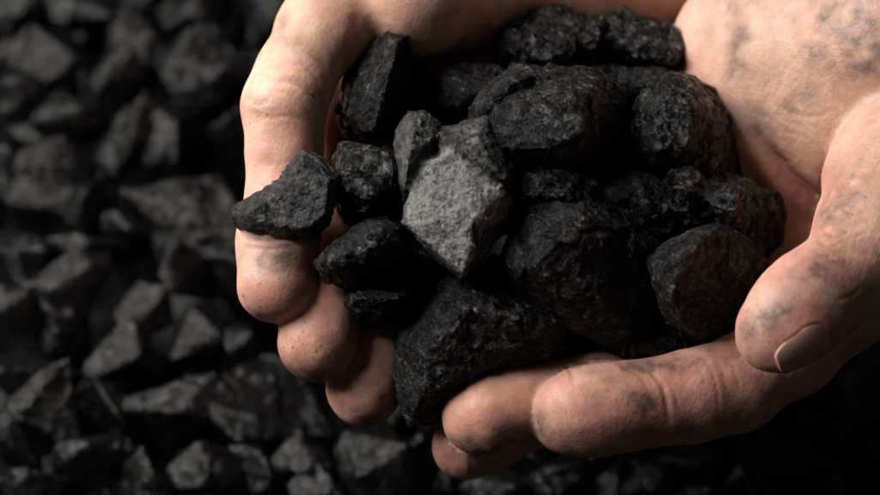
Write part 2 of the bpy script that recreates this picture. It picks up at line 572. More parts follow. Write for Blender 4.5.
# back left small one
held_coal([OH([(429, 112), (439, 73), (462, 66), (498, 68), (507, 90), (492, 122), (460, 126), (434, 122)], -24, 20,
              [(450, 80, -18), (470, 95, -14), (440, 108, -18), (490, 85, -16)], 0.85)],
          'squarish dull lump behind the pale-faced lump at the back', 15, COAL, chip2=(3.6, .5))

# big cracked lump, top middle
held_coal([OH([(480, 150, -4), (484, 118, -2), (500, 98, -2), (530, 84, -4), (560, 74, -8), (597, 76, -12), (627, 92, -22), (637, 120, -26), (632, 152, -24), (602, 168, -14), (556, 168, -6), (508, 162, -4)], -4, 24,
              [(500, 126, 8), (520, 104, 8), (558, 90, 6), (584, 96, 6), (582, 132, 13), (572, 158, 8), (545, 150, 14), (505, 148, 9)], 0.85),
           OH([(460, 130), (472, 104), (489, 83), (512, 66), (540, 64), (562, 78), (530, 110), (492, 140)], -8, 20,
              [(485, 110, 3), (510, 84, 2), (530, 76, 0)], 0.85)],
          'big blocky lump with a cracked grey front and black flank topping the heap', 16, COAL,
          chip=(9, .9), chip2=(3.6, .7), chip3=(1.5, .34), grain=.32)

# back row
held_coal([OH([(495, 58), (497, 35), (513, 21), (536, 12), (566, 13), (600, 14), (614, 30), (607, 58), (570, 72), (520, 77), (503, 71)], -34, 18,
              [(508, 45, -26), (535, 30, -27), (575, 32, -25), (595, 40, -26), (540, 60, -24)], 0.85)],
          'shiny knobbly lump at the very back of the heap under the dark palm', 17, COAL_GLOSS,
          chip=(6, 1.5), chip2=(3.0, 1.0), chip3=(1.5, .35))
held_coal([OH([(604, 40), (607, 16), (622, 11), (642, 18), (665, 26), (682, 42), (683, 56), (669, 71), (640, 64), (610, 60)], -36, 18,
              [(620, 28, -28), (650, 40, -27), (670, 56, -28)], 0.85)],
          'rounded glossy lump at the back of the heap touching the heel of the open hand', 18, COAL_GLOSS,
          chip=(7, 1.1), chip2=(3.0, .8), chip3=(1.5, .3))
held_coal([OH([(556, 82), (570, 66), (620, 66), (664, 70), (680, 84), (660, 110), (620, 110), (580, 100)], -30, 20,
              [(600, 78, -22), (650, 84, -22)], 0.85)],
          'dark slab wedged under the knobbly lump at the back of the heap', 19, COAL, chip=(8, .6))

# right top, resting against the palm
held_coal([OH([(634, 122, -12), (640, 100, -10), (655, 80, -10), (673, 73, -12), (694, 77, -18), (718, 95, -28), (740, 124, -34), (751, 160, -36), (749, 188, -34), (720, 198, -26), (680, 178, -14), (650, 168, -10), (638, 148, -10)], -12, 24,
              [(648, 118, -2), (668, 88, -3), (688, 90, -4), (692, 118, 2), (686, 148, 2), (660, 150, 3)], 0.82)],
          'large lump with a bright crumbly edge and smooth black side against the open palm', 20, COAL_GLOSS,
          chip=(10, .7), chip2=(3.2, .9), chip3=(1.4, .4))

# right middle, knobbly
held_coal([OH([(663, 186), (672, 171), (690, 165), (705, 175), (707, 200), (690, 217), (669, 207)], -2, 22, [(680, 180, 6), (688, 192, 7)], 0.85),
           OH([(696, 196, -4), (707, 179, -6), (730, 175, -8), (751, 186, -12), (774, 196, -18), (782, 216, -24), (780, 242, -26), (764, 262, -24), (725, 248, -14), (700, 222, -4)], -8, 24,
              [(720, 186, 3), (738, 192, 3), (730, 210, 5), (712, 205, 4)], 0.85)],
          'two-humped knobbly lump between the smooth black lump and the thumb', 21, COAL_GLOSS, blend=3.0,
          chip=(8, 1.0), chip2=(3.4, .8), chip3=(1.5, .3))

# right bottom, faceted, above the thumb tip
held_coal([OH([(648, 263, 10), (666, 244, 8), (691, 231, 6), (717, 224, 4), (744, 238, -4), (764, 258, -10), (768, 290, -14), (754, 324, -16), (733, 348, -14), (694, 340, -4), (667, 318, 4), (655, 292, 8)], 6, 22,
              [(650, 263, 14), (664, 270, 19), (697, 244, 18), (686, 258, 21), (717, 227, 9), (677, 280, 21), (673, 300, 18), (684, 325, 10)], 0.82)],
          'sharp-edged lump with a lit chipped corner and black face beside the thumb tip', 22, COAL,
          chip=(10, .35), chip2=(3.4, .3), chip3=(1.4, .14), grain=.1, cut=1.0)

# strip behind the broad front lump
held_coal([OH([(521, 200), (525, 179), (542, 167), (566, 166), (590, 174), (597, 206), (560, 216), (526, 212)], 0, 20,
              [(530, 194, 8), (545, 178, 8), (570, 184, 9), (575, 200, 10)], 0.85)],
          'small bright-speckled lump squeezed under the big cracked one', 23, COAL_GLOSS,
          chip=(6, 1.1), chip2=(2.8, .8), chip3=(1.3, .32))
held_coal([OH([(586, 180), (620, 170), (650, 183), (670, 206), (670, 236), (640, 238), (602, 214)], -6, 20,
              [(622, 196, 4), (640, 190, 2), (650, 212, 3)], 0.85)],
          'dull rounded lump between the speckled lump and the two-humped one', 24, COAL, chip=(8, 1.0), chip2=(3.2, .7))

# broad front lump
held_coal([OH([(500, 266, 4), (513, 240, 6), (530, 214, 6), (548, 204, 4), (588, 202, 2), (634, 220, -4), (664, 252, -8), (672, 290, -10), (662, 324, -10), (634, 346, -6), (604, 344, -2), (570, 324, 2), (538, 310, 2), (512, 290, 4)], 4, 22,
              [(512, 264, 14), (536, 228, 15), (578, 212, 13), (560, 240, 20), (530, 270, 19), (610, 235, 12), (600, 300, 12), (560, 300, 14)], 0.8)],
          'broad matte slab with a slanting upper ridge in the front centre of the heap', 25, COAL,
          chip=(12, .8), chip2=(4.0, .35), chip3=(1.5, .20), cut=1.1)

# big front bottom lump
held_coal([OH([(394, 348, 0), (401, 330, 0), (428, 298, 0), (446, 280, -2), (484, 272, 2), (522, 289, 2), (566, 322, 2), (560, 346, 0), (502, 378, 0), (457, 400, 0), (441, 418, -4), (411, 424, -2), (398, 398, 0)], 2, 26,
              [(406, 345, 10), (434, 302, 11), (452, 288, 8), (462, 308, 16), (430, 350, 15), (518, 318, 13), (545, 332, 9), (500, 352, 10), (450, 382, 11), (420, 400, 8)], 0.8)],
          'largest lump of the heap, lowest at the front above the fingertips of the open hand', 26, COAL,
          chip=(12, .8), chip2=(3.6, .35), chip3=(1.4, .20), strata=(50, .4, 4.0), cut=1.1)

# left middle
held_coal([OH([(317, 262, 8), (335, 244, 8), (362, 226, 6), (386, 220, 4), (410, 228, 0), (438, 256, -6), (450, 276, -10), (400, 294, -4), (360, 292, 2), (336, 286, 6)], 4, 18,
              [(322, 262, 15), (345, 254, 20), (378, 232, 19), (400, 252, 17), (350, 280, 13)], 0.85)],
          'ridged lump under the small bumpy one, pointing at the tip of the index finger', 27, COAL,
          chip=(8, 1.0), chip2=(3.2, .7), strata=(35, .7, 3.6))
held_coal([OH([(340, 296), (352, 286), (400, 288), (446, 274), (434, 304), (402, 328), (366, 324), (344, 312)], -6, 18,
              [(356, 298, 16), (400, 296, 15), (380, 314, 13)], 0.85)],
          'flat layered lump beneath the ridged lump, beside the largest one', 28, COAL, chip=(8, .6), strata=(10, .8, 2.8))

# small ones in the gaps
held_coal([OH([(598, 345), (620, 338), (650, 330), (676, 330), (690, 345), (680, 362), (640, 368), (606, 362)], -8, 18,
              [(640, 342, -2), (665, 340, -1)], 0.85)],
          'small dark lump half hidden between the broad slab and the open hand\'s index finger', 29, COAL_GLOSS, chip=(6, .9))
HIDDEN = ['shadowed lump between the upright coal block and the squarish dull lump',
          'shadowed lump behind the point of the pale-faced lump', 'shadowed lump between the pale-faced lump and the bright-speckled small one',
          'shadowed lump behind the dull rounded lump at the right of the heap', 'shadowed lump beside the ring fingertip, under the flat layered lump',
          'shadowed lump right under the big cracked lump', 'shadowed lump between the largest lump and the matte slab, by the fingers',
          'shadowed lump under the sharp-edged lump, above the index finger of the open hand', 'shadowed lump between the sharp-edged lump and the thumb',
          'shadowed lump buried behind the largest front lump', 'shadowed lump buried behind the broad matte slab',
          'shadowed lump between the big cracked lump and the crumbly-edged one', 'shadowed lump in the cleft between the pale face and the matte slab',
          'shadowed lump behind the two-humped knobbly lump', 'shadowed lump between the middle fingertip and the ridged lump',
          'shadowed lump below the small bumpy lump, above the ridged one', 'shadowed lump under the lower tip of the broad matte slab']
for k, (x, y, r, d) in enumerate([(410, 95, 44, -40), (436, 215, 46, -22), (515, 200, 40, -24), (650, 195, 44, -26), (376, 345, 34, -34), (595, 140, 50, -40),
                                  (572, 345, 40, -24), (705, 350, 38, -26), (745, 290, 34, -34), (480, 330, 50, -40), (640, 260, 50, -40), (640, 165, 36, -28),
                                  (500, 290, 40, -24), (690, 205, 40, -26), (345, 300, 26, -26), (385, 215, 30, -22), (640, 350, 34, -22)]):
    rs = np.random.RandomState(200 + k)
    u = rs.normal(size=(16, 3)); u /= np.linalg.norm(u, axis=1, keepdims=True)
    held_coal([P(x, y, d) + u * R(r) * np.array([1, 1, .8])], HIDDEN[k], 40 + k, COAL, voxel=0.9, group='coal lumps in shadow inside the heap')

# ------------------------------------------------------------------ hands
class Hand:
    def __init__(self, voxel, lo, hi):
        self.h = voxel
        self.lo = np.array(lo, float)
        self.n = np.ceil((np.array(hi) - self.lo) / voxel).astype(int) + 1
        self.F = np.full(self.n, 50.0, np.float32)

    def sub(self, lo, hi):
        a = np.clip(np.floor((lo - self.lo) / self.h).astype(int), 0, self.n - 1)
        b = np.clip(np.ceil((hi - self.lo) / self.h).astype(int) + 1, 1, self.n)
        return a, b

    def chain(self, nodes, k_in, k_out):
        """nodes (px, py, d, r px): a run of tapered capsules, blended among themselves (k_in) and to the rest (k_out)."""
        pts = [P(x, y, d) for x, y, d, r in nodes]
        rad = [R(r, d) for x, y, d, r in nodes]
        m = max(rad) + max(k_out, k_in) + 3
        a, b = self.sub(np.min(pts, axis=0) - m, np.max(pts, axis=0) + m)
        if (b <= a).any():
            return
        ax = [(np.arange(a[i], b[i]) * self.h + self.lo[i]).astype(np.float32) for i in range(3)]
        X, Y, Z = ax[0][:, None, None], ax[1][None, :, None], ax[2][None, None, :]
        G = None
        for i in range(max(len(pts) - 1, 1)):
            p0, p1 = pts[i], pts[min(i + 1, len(pts) - 1)]
            r0, r1 = rad[i], rad[min(i + 1, len(pts) - 1)]
            v = p1 - p0
            L2 = max(float(v @ v), 1e-6)
            t = ((X - p0[0]) * v[0] + (Y - p0[1]) * v[1] + (Z - p0[2]) * v[2]) / L2
            t = np.clip(t, 0, 1).astype(np.float32)
            dd = np.sqrt((X - p0[0] - t * v[0]) ** 2 + (Y - p0[1] - t * v[1]) ** 2 + (Z - p0[2] - t * v[2]) ** 2)
            t = t * t * (3 - 2 * t)
            g = (dd - (r0 + (r1 - r0) * t)).astype(np.float32)
            G = g if G is None else smin(G, g, k_in)
        s = tuple(slice(a[i], b[i]) for i in range(3))
        self.F[s] = smin(self.F[s], G, k_out)

    def surface(self):
        v, q = surface_nets(self.F, self.lo, self.h)
        return relax(v, q, 3, 0.5), q

def visible_mask(v, n):
    px, py = project(v)
    ix = np.clip(((px + 200) / 4).astype(int), 0, 399)
    iy = np.clip(((py + 300) / 4).astype(int), 0, 299)
    buf = np.full((400, 300), -1e9)
    np.maximum.at(buf, (ix, iy), v[:, 2])
    return px, py, np.clip((v[:, 2] - buf[ix, iy] + 6.0) / 2.0, 0, 1) * np.clip(n[:, 2] * 5 + 0.6, 0, 1)

def stroke_dist(px, py, pts):
    d = np.full(len(px), 1e9)
    u = np.zeros(len(px))
    seg = len(pts) - 1
    for k, ((x0, y0), (x1, y1)) in enumerate(zip(pts[:-1], pts[1:])):
        L2 = max((x1 - x0) ** 2 + (y1 - y0) ** 2, 1e-6)
        t = np.clip(((px - x0) * (x1 - x0) + (py - y0) * (y1 - y0)) / L2, 0, 1)
        e = np.hypot(px - x0 - t * (x1 - x0), py - y0 - t * (y1 - y0))
        u = np.where(e < d, (k + t) / seg, u)
        d = np.minimum(d, e)
    return d, np.clip(np.minimum(u, 1 - u) * 3.5, 0, 1)

def smooth_stroke(pts, n=8):
    """Catmull-Rom through the points"""
    p = [np.array(pts[0])] + [np.array(x) for x in pts] + [np.array(pts[-1])]
    out = []
    for i in range(1, len(p) - 2):
        for t in np.linspace(0, 1, n, endpoint=False):
            out.append(0.5 * ((2 * p[i]) + (-p[i - 1] + p[i + 1]) * t + (2 * p[i - 1] - 5 * p[i] + 4 * p[i + 1] - p[i + 2]) * t * t + (-p[i - 1] + 3 * p[i] - 3 * p[i + 1] + p[i + 2]) * t ** 3))
    out.append(np.array(pts[-1], float))
    return [tuple(x) for x in out]

HAND_SURFACE = {}

NAIL_N = 23

def nail_grid(verts, ap, along, normal, width, length, free, reach):
    """points of the fingertip's skin under the nail: rows along the finger, columns across it"""
    ap = np.array(ap, float); a = np.array(along, float); a /= np.linalg.norm(a)
    n = np.array(normal, float); n -= a * (n @ a); n /= np.linalg.norm(n)
    s = np.cross(a, n)
    r = verts - ap
    r = r[(np.abs(r @ a) < length) & (np.linalg.norm(r, axis=1) < 22)]
    rad0 = np.median(np.linalg.norm(r[np.abs(r @ a) < 1] - np.outer(r[np.abs(r @ a) < 1] @ a, a), axis=1))
    rad0 = min(rad0, reach - 0.6)
    R_, T, U = np.zeros((NAIL_N, NAIL_N)), np.zeros((NAIL_N, NAIL_N)), np.zeros((NAIL_N, NAIL_N))
    for j in range(NAIL_N):
        t = j / (NAIL_N - 1) * 2 - 1
        w = width * (1 - abs(t) ** 4 * (0.60 if t < 0 else 0.50)) ** 0.5
        for i in range(NAIL_N):
            u = (i / (NAIL_N - 1) - 0.5) * w
            th = u / rad0
            d = n * math.cos(th) + s * math.sin(th)
            e = np.cross(a, d)
            ta = t * length * 0.46 + (0.10 if t > 0 else 0.06) * length * (1 - (2 * u / width) ** 2) * t
            m = (np.abs(r @ a - ta) < 0.9) & (np.abs(r @ e) < 0.9) & (r @ d > 0) & (r @ d < reach)
            R_[j, i] = (r[m] @ d).max() if m.any() else np.nan
            T[j, i], U[j, i] = ta, th
    R_ = np.where(np.isnan(R_), np.nanmedian(R_), R_) if not np.isnan(R_).all() else np.full_like(R_, rad0)
    for j in range(1, NAIL_N):                       # a nail does not curl over the tip: it keeps on nearly straight
        R_[j] = np.where(np.isnan(R_[j]), R_[j - 1], np.maximum(R_[j], R_[j - 1] - free))
    for _ in range(3):
        q = np.pad(R_, 1, mode='edge')
        R_ = (q[:-2, 1:-1] + q[2:, 1:-1] + q[1:-1, :-2] + q[1:-1, 2:] + 2 * R_) / 6
    return ap, a, n, s, R_, T, U

def finish_hand(hand, creases, soot_shade_spots, flush_glow_spots, speck_spots, label, seed, wrinkle_spots=(), nails=()):
    v, q = hand.surface()
    n = mesh_normals(v, q)
    px, py, vis = visible_mask(v, n)
    # soft unevenness of flesh
    disp = 0.28 * perlin(v / 9.0, seed) + 0.10 * perlin(v / 3.2, seed + 1)
    soot_shade = np.zeros(len(v)); flush_glow = np.zeros(len(v)); speck = np.zeros(len(v))
    for pts, width, depth, dirt in creases:
        s = smooth_stroke(pts) if len(pts) > 2 else pts
        d, taper = stroke_dist(px + 1.2 * perlin(v / 2.5, seed + 7), py + 1.2 * perlin(v / 2.5, seed + 8), s)
        e = np.exp(-(d / width) ** 2)
        lip = np.exp(-((d - 2.2 * width) / (1.4 * width)) ** 2)
        disp += vis * depth * taper * (-e + 0.25 * lip)
        soot_shade += vis * dirt * taper * np.exp(-(d / (width * 0.9)) ** 2)
        flush_glow += vis * 0.18 * np.exp(-(d / (width * 1.6)) ** 2)
    brk = np.clip(0.55 + 0.55 * fbm(v / 4.5, seed + 20, 4, 0.55), 0, 1.2) * 0.95
    for x, y, rx, ry, ang, a in soot_shade_spots:
        c, s_ = math.cos(math.radians(ang)), math.sin(math.radians(ang))
        ux, uy = (px - x) * c + (py - y) * s_, -(px - x) * s_ + (py - y) * c
        soot_shade += vis * a * np.exp(-(ux / rx) ** 2 - (uy / ry) ** 2) * brk
    for x, y, r, a in flush_glow_spots:
        flush_glow += vis * a * np.exp(-((px - x) ** 2 + (py - y) ** 2) / r ** 2)
    for x, y, r, a in speck_spots:
        speck += vis * a * np.exp(-((px - x) ** 2 + (py - y) ** 2) / r ** 2)
    wrinkle = np.zeros(len(v))
    for x, y, rx, ry, ang, a in wrinkle_spots:
        c, s_ = math.cos(math.radians(ang)), math.sin(math.radians(ang))
        ux, uy = (px - x) * c + (py - y) * s_, -(px - x) * s_ + (py - y) * c
        wrinkle += a * np.exp(-(ux / rx) ** 2 - (uy / ry) ** 2)
    flush_glow *= np.clip(0.8 + 0.7 * fbm(v / 6.0, seed + 44, 3), 0.25, 1.2)
    soot_shade += 0.30 * np.clip(fbm(v / 7.0, seed + 33, 5, 0.65) + 0.05, 0, 1)
    frames = []
    for k, (ap, al, nm, w, ln) in enumerate(nails):      # sink the nail bed, raise a rim of skin round it
        g = nail_grid(v, ap, al, nm, w, ln, 0.22 if k == 0 else 0.10, 13.5 if k == 0 else 10.4)
        frames.append(g)
        ap, a, nn, s_, R_, T, U = g
        r = v - ap
        rad = np.hypot(r @ nn, r @ s_)
        th = np.arctan2(r @ s_, r @ nn)
        e = ((np.abs(th * np.median(R_)) / (w / 2)) ** 4 + np.abs(r @ a / (ln / 2)) ** 4) ** 0.25
        near = (np.linalg.norm(r, axis=1) < 20) & (np.abs(r @ a) < ln)
        disp += near * (-0.28 * np.clip((0.99 - e) / 0.08, 0, 1) + 0.14 * np.exp(-((e - 1.12) / 0.10) ** 2) * (r @ a < ln * 0.30))
        soot_shade += near * 0.3 * np.exp(-((e - 1.0) / 0.05) ** 2) * (0.4 + 0.6 * np.clip(fbm(v / 1.5, 5, 2), 0, 1))
    HAND_SURFACE['frames'] = frames
    v = v + n * disp[:, None]
    o = mesh_object('hand', v, q, SKIN, {'soot_shade': np.clip(soot_shade, 0, 1), 'flush_glow': np.clip(flush_glow, 0, 1), 'speck': np.clip(speck, 0, 1), 'wrinkle': np.clip(wrinkle, 0, 1)})
    tag(o, label, 'hand', 'pair of cupped hands')
    return o

# --- hand coming down from the top, fingers curled up round the left of the heap
lo = np.array([-65, -50, -110.]); hi = np.array([75, 105, 25.])
H = Hand(0.62, lo, hi)
H.chain([(376, -14, -30, 54), (411, -8, -27, 52), (470, -14, -44, 56), (560, -2, -64, 62), (655, -35, -66, 60)], 14, 10)
H.chain([(430, 110, -84, 60), (530, 110, -92, 60), (610, 80, -92, 56)], 14, 14)
H.chain([(480, 30, -78, 66), (590, 20, -84, 66)], 14, 14)
H.chain([(500, -90, -66, 90), (580, -150, -62, 90), (640, -300, -56, 95)], 14, 20)
H.chain([(470, 90, -82, 38), (400, 200, -80, 34), (408, 300, -62, 32), (414, 350, -46, 30)], 4, 6)
H.chain([(430, 60, -70, 46), (352, 140, -64, 39), (352, 230, -52, 37), (378, 325, -26, 36), (371, 358, -16, 38), (364, 389, -10, 38)], 4, 2)
H.chain([(395, 20, -54, 46), (308, 108, -44, 40), (298, 170, -40, 38), (322, 258, -22, 37), (321, 305, -8, 38.5), (317, 343, -2, 40)], 4, 2)
H.chain([(376, -16, -32, 52), (322, 30, -20, 43), (296, 74, -12, 38.5), (284, 106, -6, 40), (284, 150, -5, 35.5), (285, 200, -4, 37), (278, 240, -2, 38.5), (276, 285, 1, 39)], 4, 2)
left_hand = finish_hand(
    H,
    creases=[([(279, 78), (300, 84), (316, 97), (327, 116)], 3.6, 0.7, .06),
             ([(268, 77), (280, 79), (296, 84)], 3.0, 0.2, .02),
             ([(352, 12), (357, 32), (352, 52), (342, 72)], 6.0, 0.7, .05),
             ([(240, 236), (262, 241), (290, 238), (312, 234)], 2.2, 0.4, .10),
             ([(246, 96), (258, 104), (272, 100)], 2.0, 0.2, .05), ([(250, 112), (268, 118), (292, 116), (310, 124)], 1.6, 0.16, .04),
             ([(256, 84), (272, 90), (290, 94)], 1.6, 0.16, .03), ([(300, 50), (316, 58), (330, 74)], 1.8, 0.2, .04), ([(290, 62), (306, 68), (322, 84)], 1.6, 0.16, .04),
             ([(242, 244), (264, 249), (290, 246), (308, 242)], 1.6, 0.2, .06), ([(254, 160), (272, 165), (296, 160)], 1.5, 0.1, .02), ([(252, 182), (270, 187), (290, 182)], 1.5, 0.12, .02)],
    soot_shade_spots=[(272, 262, 32, 20, 0, 1.25), (250, 302, 14, 18, 0, .6), (295, 256, 18, 14, 0, .8), (270, 318, 30, 10, 0, .9), (300, 372, 44, 16, 20, .8), (318, 380, 34, 12, 0, .9),
                (370, 420, 40, 16, 0, .95), (388, 380, 26, 44, 0, .8), (262, 106, 12, 8, 0, .75), (265, 140, 16, 14, 0, .5), (300, 45, 34, 14, 40, .5), (285, 20, 34, 14, 50, .45),
                (338, 325, 24, 24, 0, .6), (560, 40, 90, 40, 0, .6), (450, 20, 60, 30, 0, .5), (298, 180, 20, 26, 0, .5), (310, 345, 30, 24, 0, .35), (355, 395, 26, 26, 0, .45)],
    flush_glow_spots=[(290, 175, 46, .8), (300, 300, 50, .95), (318, 340, 60, .8), (365, 395, 60, .8), (330, 130, 40, .9), (262, 300, 30, .35), (310, 70, 30, .4), (560, 20, 120, .45)],  # redness beside the upright block paints in light shining through the flesh
    speck_spots=[(254, 300, 30, 1.0), (290, 345, 34, 1.0), (318, 378, 34, .9), (345, 415, 40, 1.0), (260, 110, 22, .7), (264, 145, 24, .5)],
    label='sooty hand reaching down from the top with three fingertips curled under the coal', seed=3,
    wrinkle_spots=[(300, 80, 30, 20, 0, .6), (280, 230, 40, 14, 0, .5)])

# --- open hand at the right, thumb in front, fingers pointing left under the heap
lo = np.array([-15, -65, -110.]); hi = np.array([165, 95, 45.])
H = Hand(0.62, lo, hi)
H.chain([(790, 58, -42, 74), (800, 125, -46, 72), (890, 50, -26, 92), (850, 120, -34, 76)], 16, 12)
H.chain([(742, 46, -44, 66), (752, 110, -50, 62), (748, 190, -58, 56), (760, 270, -58, 56)], 18, 20)
H.chain([(790, 178, -46, 48), (803, 238, -42, 46)], 8, 8)
H.chain([(700, 210, -82, 60), (710, 300, -76, 56), (770, 320, -56, 52)], 16, 16)
H.chain([(940, 30, -24, 100), (1010, -30, -40, 92), (1150, -120, -50, 92)], 16, 16)
H.chain([(720, 322, -72, 40), (610, 362, -60, 36), (530, 384, -52, 32), (490, 396, -48, 30)], 4, 4)
H.chain([(740, 345, -58, 44), (620, 384, -38, 41), (525, 412, -24, 36), (492, 430, -17, 37), (467, 445, -13, 35)], 4, 2)
H.chain([(770, 345, -38, 46), (640, 392, -14, 42), (592, 396, -8, 41), (548, 402, -3, 37.5), (515, 409, 1, 38.5), (489, 415, 3, 37.5), (476, 419, 2, 33.5)], 4, 3)
H.chain([(848, 292, -20, 50), (792, 346, -10, 46)], 6, 9)
H.chain([(848, 292, -20, 46), (792, 346, -10, 46), (735, 385, -2, 43.5), (690, 397, 2, 42.5), (645, 404, 5, 40), (607, 409, 8, 40.5), (580, 412, 8, 39.5), (567, 416, 7, 35.0)], 5, 1.2)
H.chain([(958, 110, -14, 74), (902, 178, -4, 66), (873, 232, 8, 55)], 12, 3)
H.chain([(900, 260, -6, 60), (860, 290, -6, 48)], 10, 10)
H.chain([(873, 232, 8, 55), (850, 272, 15, 46), (813, 297, 22, 44.5), (792, 317, 24, 42), (774, 335, 24, 38)], 6, 5)
NAILS = [  # axis point, along, outward, width, length
    (P(776, 330, 24), P(774, 335, 24) - P(813, 297, 22), (0.50, -0.50, 0.70), 12.5, 12.6),
    (P(577, 413, 8), P(571, 414, 8) - P(607, 409, 8), (-0.05, -0.66, -0.75), 10.5, 11.5),
    (P(488, 416, 2), P(480, 418, 3) - P(515, 409, 1), (-0.05, -0.66, -0.75), 10.5, 11.5),
    (P(478, 440, -14), P(467, 445, -13) - P(492, 430, -17), (-0.05, -0.66, -0.75), 9.5, 10.5)]
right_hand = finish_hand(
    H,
    creases=[([(752, 128), (778, 163), (800, 187), (828, 208)], 7.0, 2.2, .06),
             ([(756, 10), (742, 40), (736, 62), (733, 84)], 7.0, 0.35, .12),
             ([(826, 206), (830, 180), (848, 148), (882, 112)], 4.0, 0.9, .05),
             ([(636, 362), (655, 376), (665, 394), (669, 424)], 2.2, 0.45, .06),
             ([(646, 362), (662, 380), (672, 400)], 1.5, 0.15, .03),
             ([(650, 362), (664, 376), (676, 398), (680, 420)], 1.4, 0.14, .03), ([(632, 368), (646, 386), (654, 404)], 1.4, 0.12, .03),
             ([(700, 352), (712, 372), (718, 398), (718, 418)], 1.6, 0.16, .04), ([(722, 350), (734, 370), (740, 392)], 1.5, 0.14, .04), ([(692, 356), (702, 374), (706, 392)], 1.4, 0.1, .03),
             ([(580, 386), (586, 400), (586, 416)], 1.4, 0.07, .02), ([(550, 364), (558, 378), (562, 392)], 1.4, 0.14, .05), ([(575, 360), (582, 370), (586, 378)], 1.4, 0.16, .05),
             ([(770, 372), (790, 382), (806, 384)], 1.8, 0.16, .05), ([(756, 392), (776, 398), (800, 392)], 1.8, 0.14, .05),
             ([(840, 206), (852, 214), (868, 212)], 1.6, 0.25, .08), ([(806, 262), (818, 270), (834, 270)], 1.4, 0.16, .06), ([(842, 232), (856, 236), (872, 230)], 1.5, 0.2, .06),
             ([(770, 96), (790, 112), (815, 116), (838, 108)], 2.0, 0.18, .05), ([(764, 112), (784, 130), (812, 138)], 1.8, 0.18, .05),
             ([(562, 361), (570, 372), (574, 384)], 1.8, 0.4, .1), ([(556, 363), (565, 376)], 1.4, 0.3, .1),
             ([(712, 352), (722, 372), (728, 395)], 2.5, 0.12, .03),
             ([(816, 238), (828, 246), (842, 244)], 1.6, 0.4, .1), ([(820, 228), (834, 236), (850, 232)], 1.6, 0.35, .1),
             ([(812, 250), (824, 256), (838, 256)], 1.4, 0.25, .1),
             ([(836, 300), (850, 296), (862, 286)], 1.6, 0.3, .1)],
    soot_shade_spots=[(648, 408, 20, 12, 25, 1.3), (600, 395, 44, 18, 0, .45), (690, 362, 46, 12, -8, .95), (640, 368, 30, 8, 0, .9), (600, 362, 54, 10, -4, 1.0), (520, 372, 40, 10, -12, .7),
                (760, 326, 26, 22, -45, .9), (772, 318, 22, 10, -30, 1.1), (835, 300, 34, 24, 0, .5), (848, 190, 18, 30, 30, 1.2), (834, 222, 14, 16, 0, 1.1), (828, 266, 24, 12, -30, 1.1),
                (800, 278, 30, 16, -35, .7), (850, 15, 60, 26, 15, .95), (880, 55, 34, 26, 0, .7), (812, 60, 14, 18, 60, .7), (850, 70, 42, 20, -20, .6), (795, 103, 18, 10, -40, .9),
                (738, 60, 10, 40, 8, .9), (775, 150, 24, 12, 50, .5), (760, 125, 26, 16, 50, .7), (560, 440, 40, 12, 0, .8), (500, 438, 34, 12, -8, 1.0), (455, 458, 34, 16, 0, .9),  # first spot here puts the heel fold's soft shade into the colour
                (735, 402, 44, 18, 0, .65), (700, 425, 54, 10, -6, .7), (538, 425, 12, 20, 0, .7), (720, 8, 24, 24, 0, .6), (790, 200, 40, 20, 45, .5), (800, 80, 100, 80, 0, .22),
                (520, 425, 16, 12, 0, .7), (620, 415, 150, 46, 0, .22), (500, 425, 60, 40, 0, .16), (800, 330, 60, 50, 0, .18), (468, 420, 20, 16, 0, .35), (610, 430, 60, 10, 0, .45)],  # broad faint spots put the fingers' partial shade into the colour, with grime
    flush_glow_spots=[(600, 420, 80, .95), (480, 425, 70, .95), (455, 462, 50, 1.), (680, 415, 70, .6), (850, 290, 70, .5), (790, 330, 60, .9), (828, 195, 34, .8), (780, 200, 50, .45), (690, 390, 60, .35), (860, 150, 40, .35),
                 (800, 240, 40, .6), (690, 60, 26, .6), (800, 380, 70, .35)],
    speck_spots=[(765, 320, 34, 1.0), (600, 385, 60, .4), (845, 200, 34, .9), (470, 450, 36, .6), (830, 270, 26, .9), (800, 90, 60, .3), (542, 425, 24, .7), (700, 365, 50, .6)],
    label='open sooty hand from the top corner with its thumb over the coal', seed=9, nails=NAILS,
    wrinkle_spots=[(780, 130, 60, 70, 0, 1.0), (800, 60, 60, 40, 0, .6), (850, 235, 40, 40, 0, .8), (860, 140, 40, 60, 0, .5), (690, 375, 40, 20, 0, .5), (640, 400, 20, 40, 0, .4)])

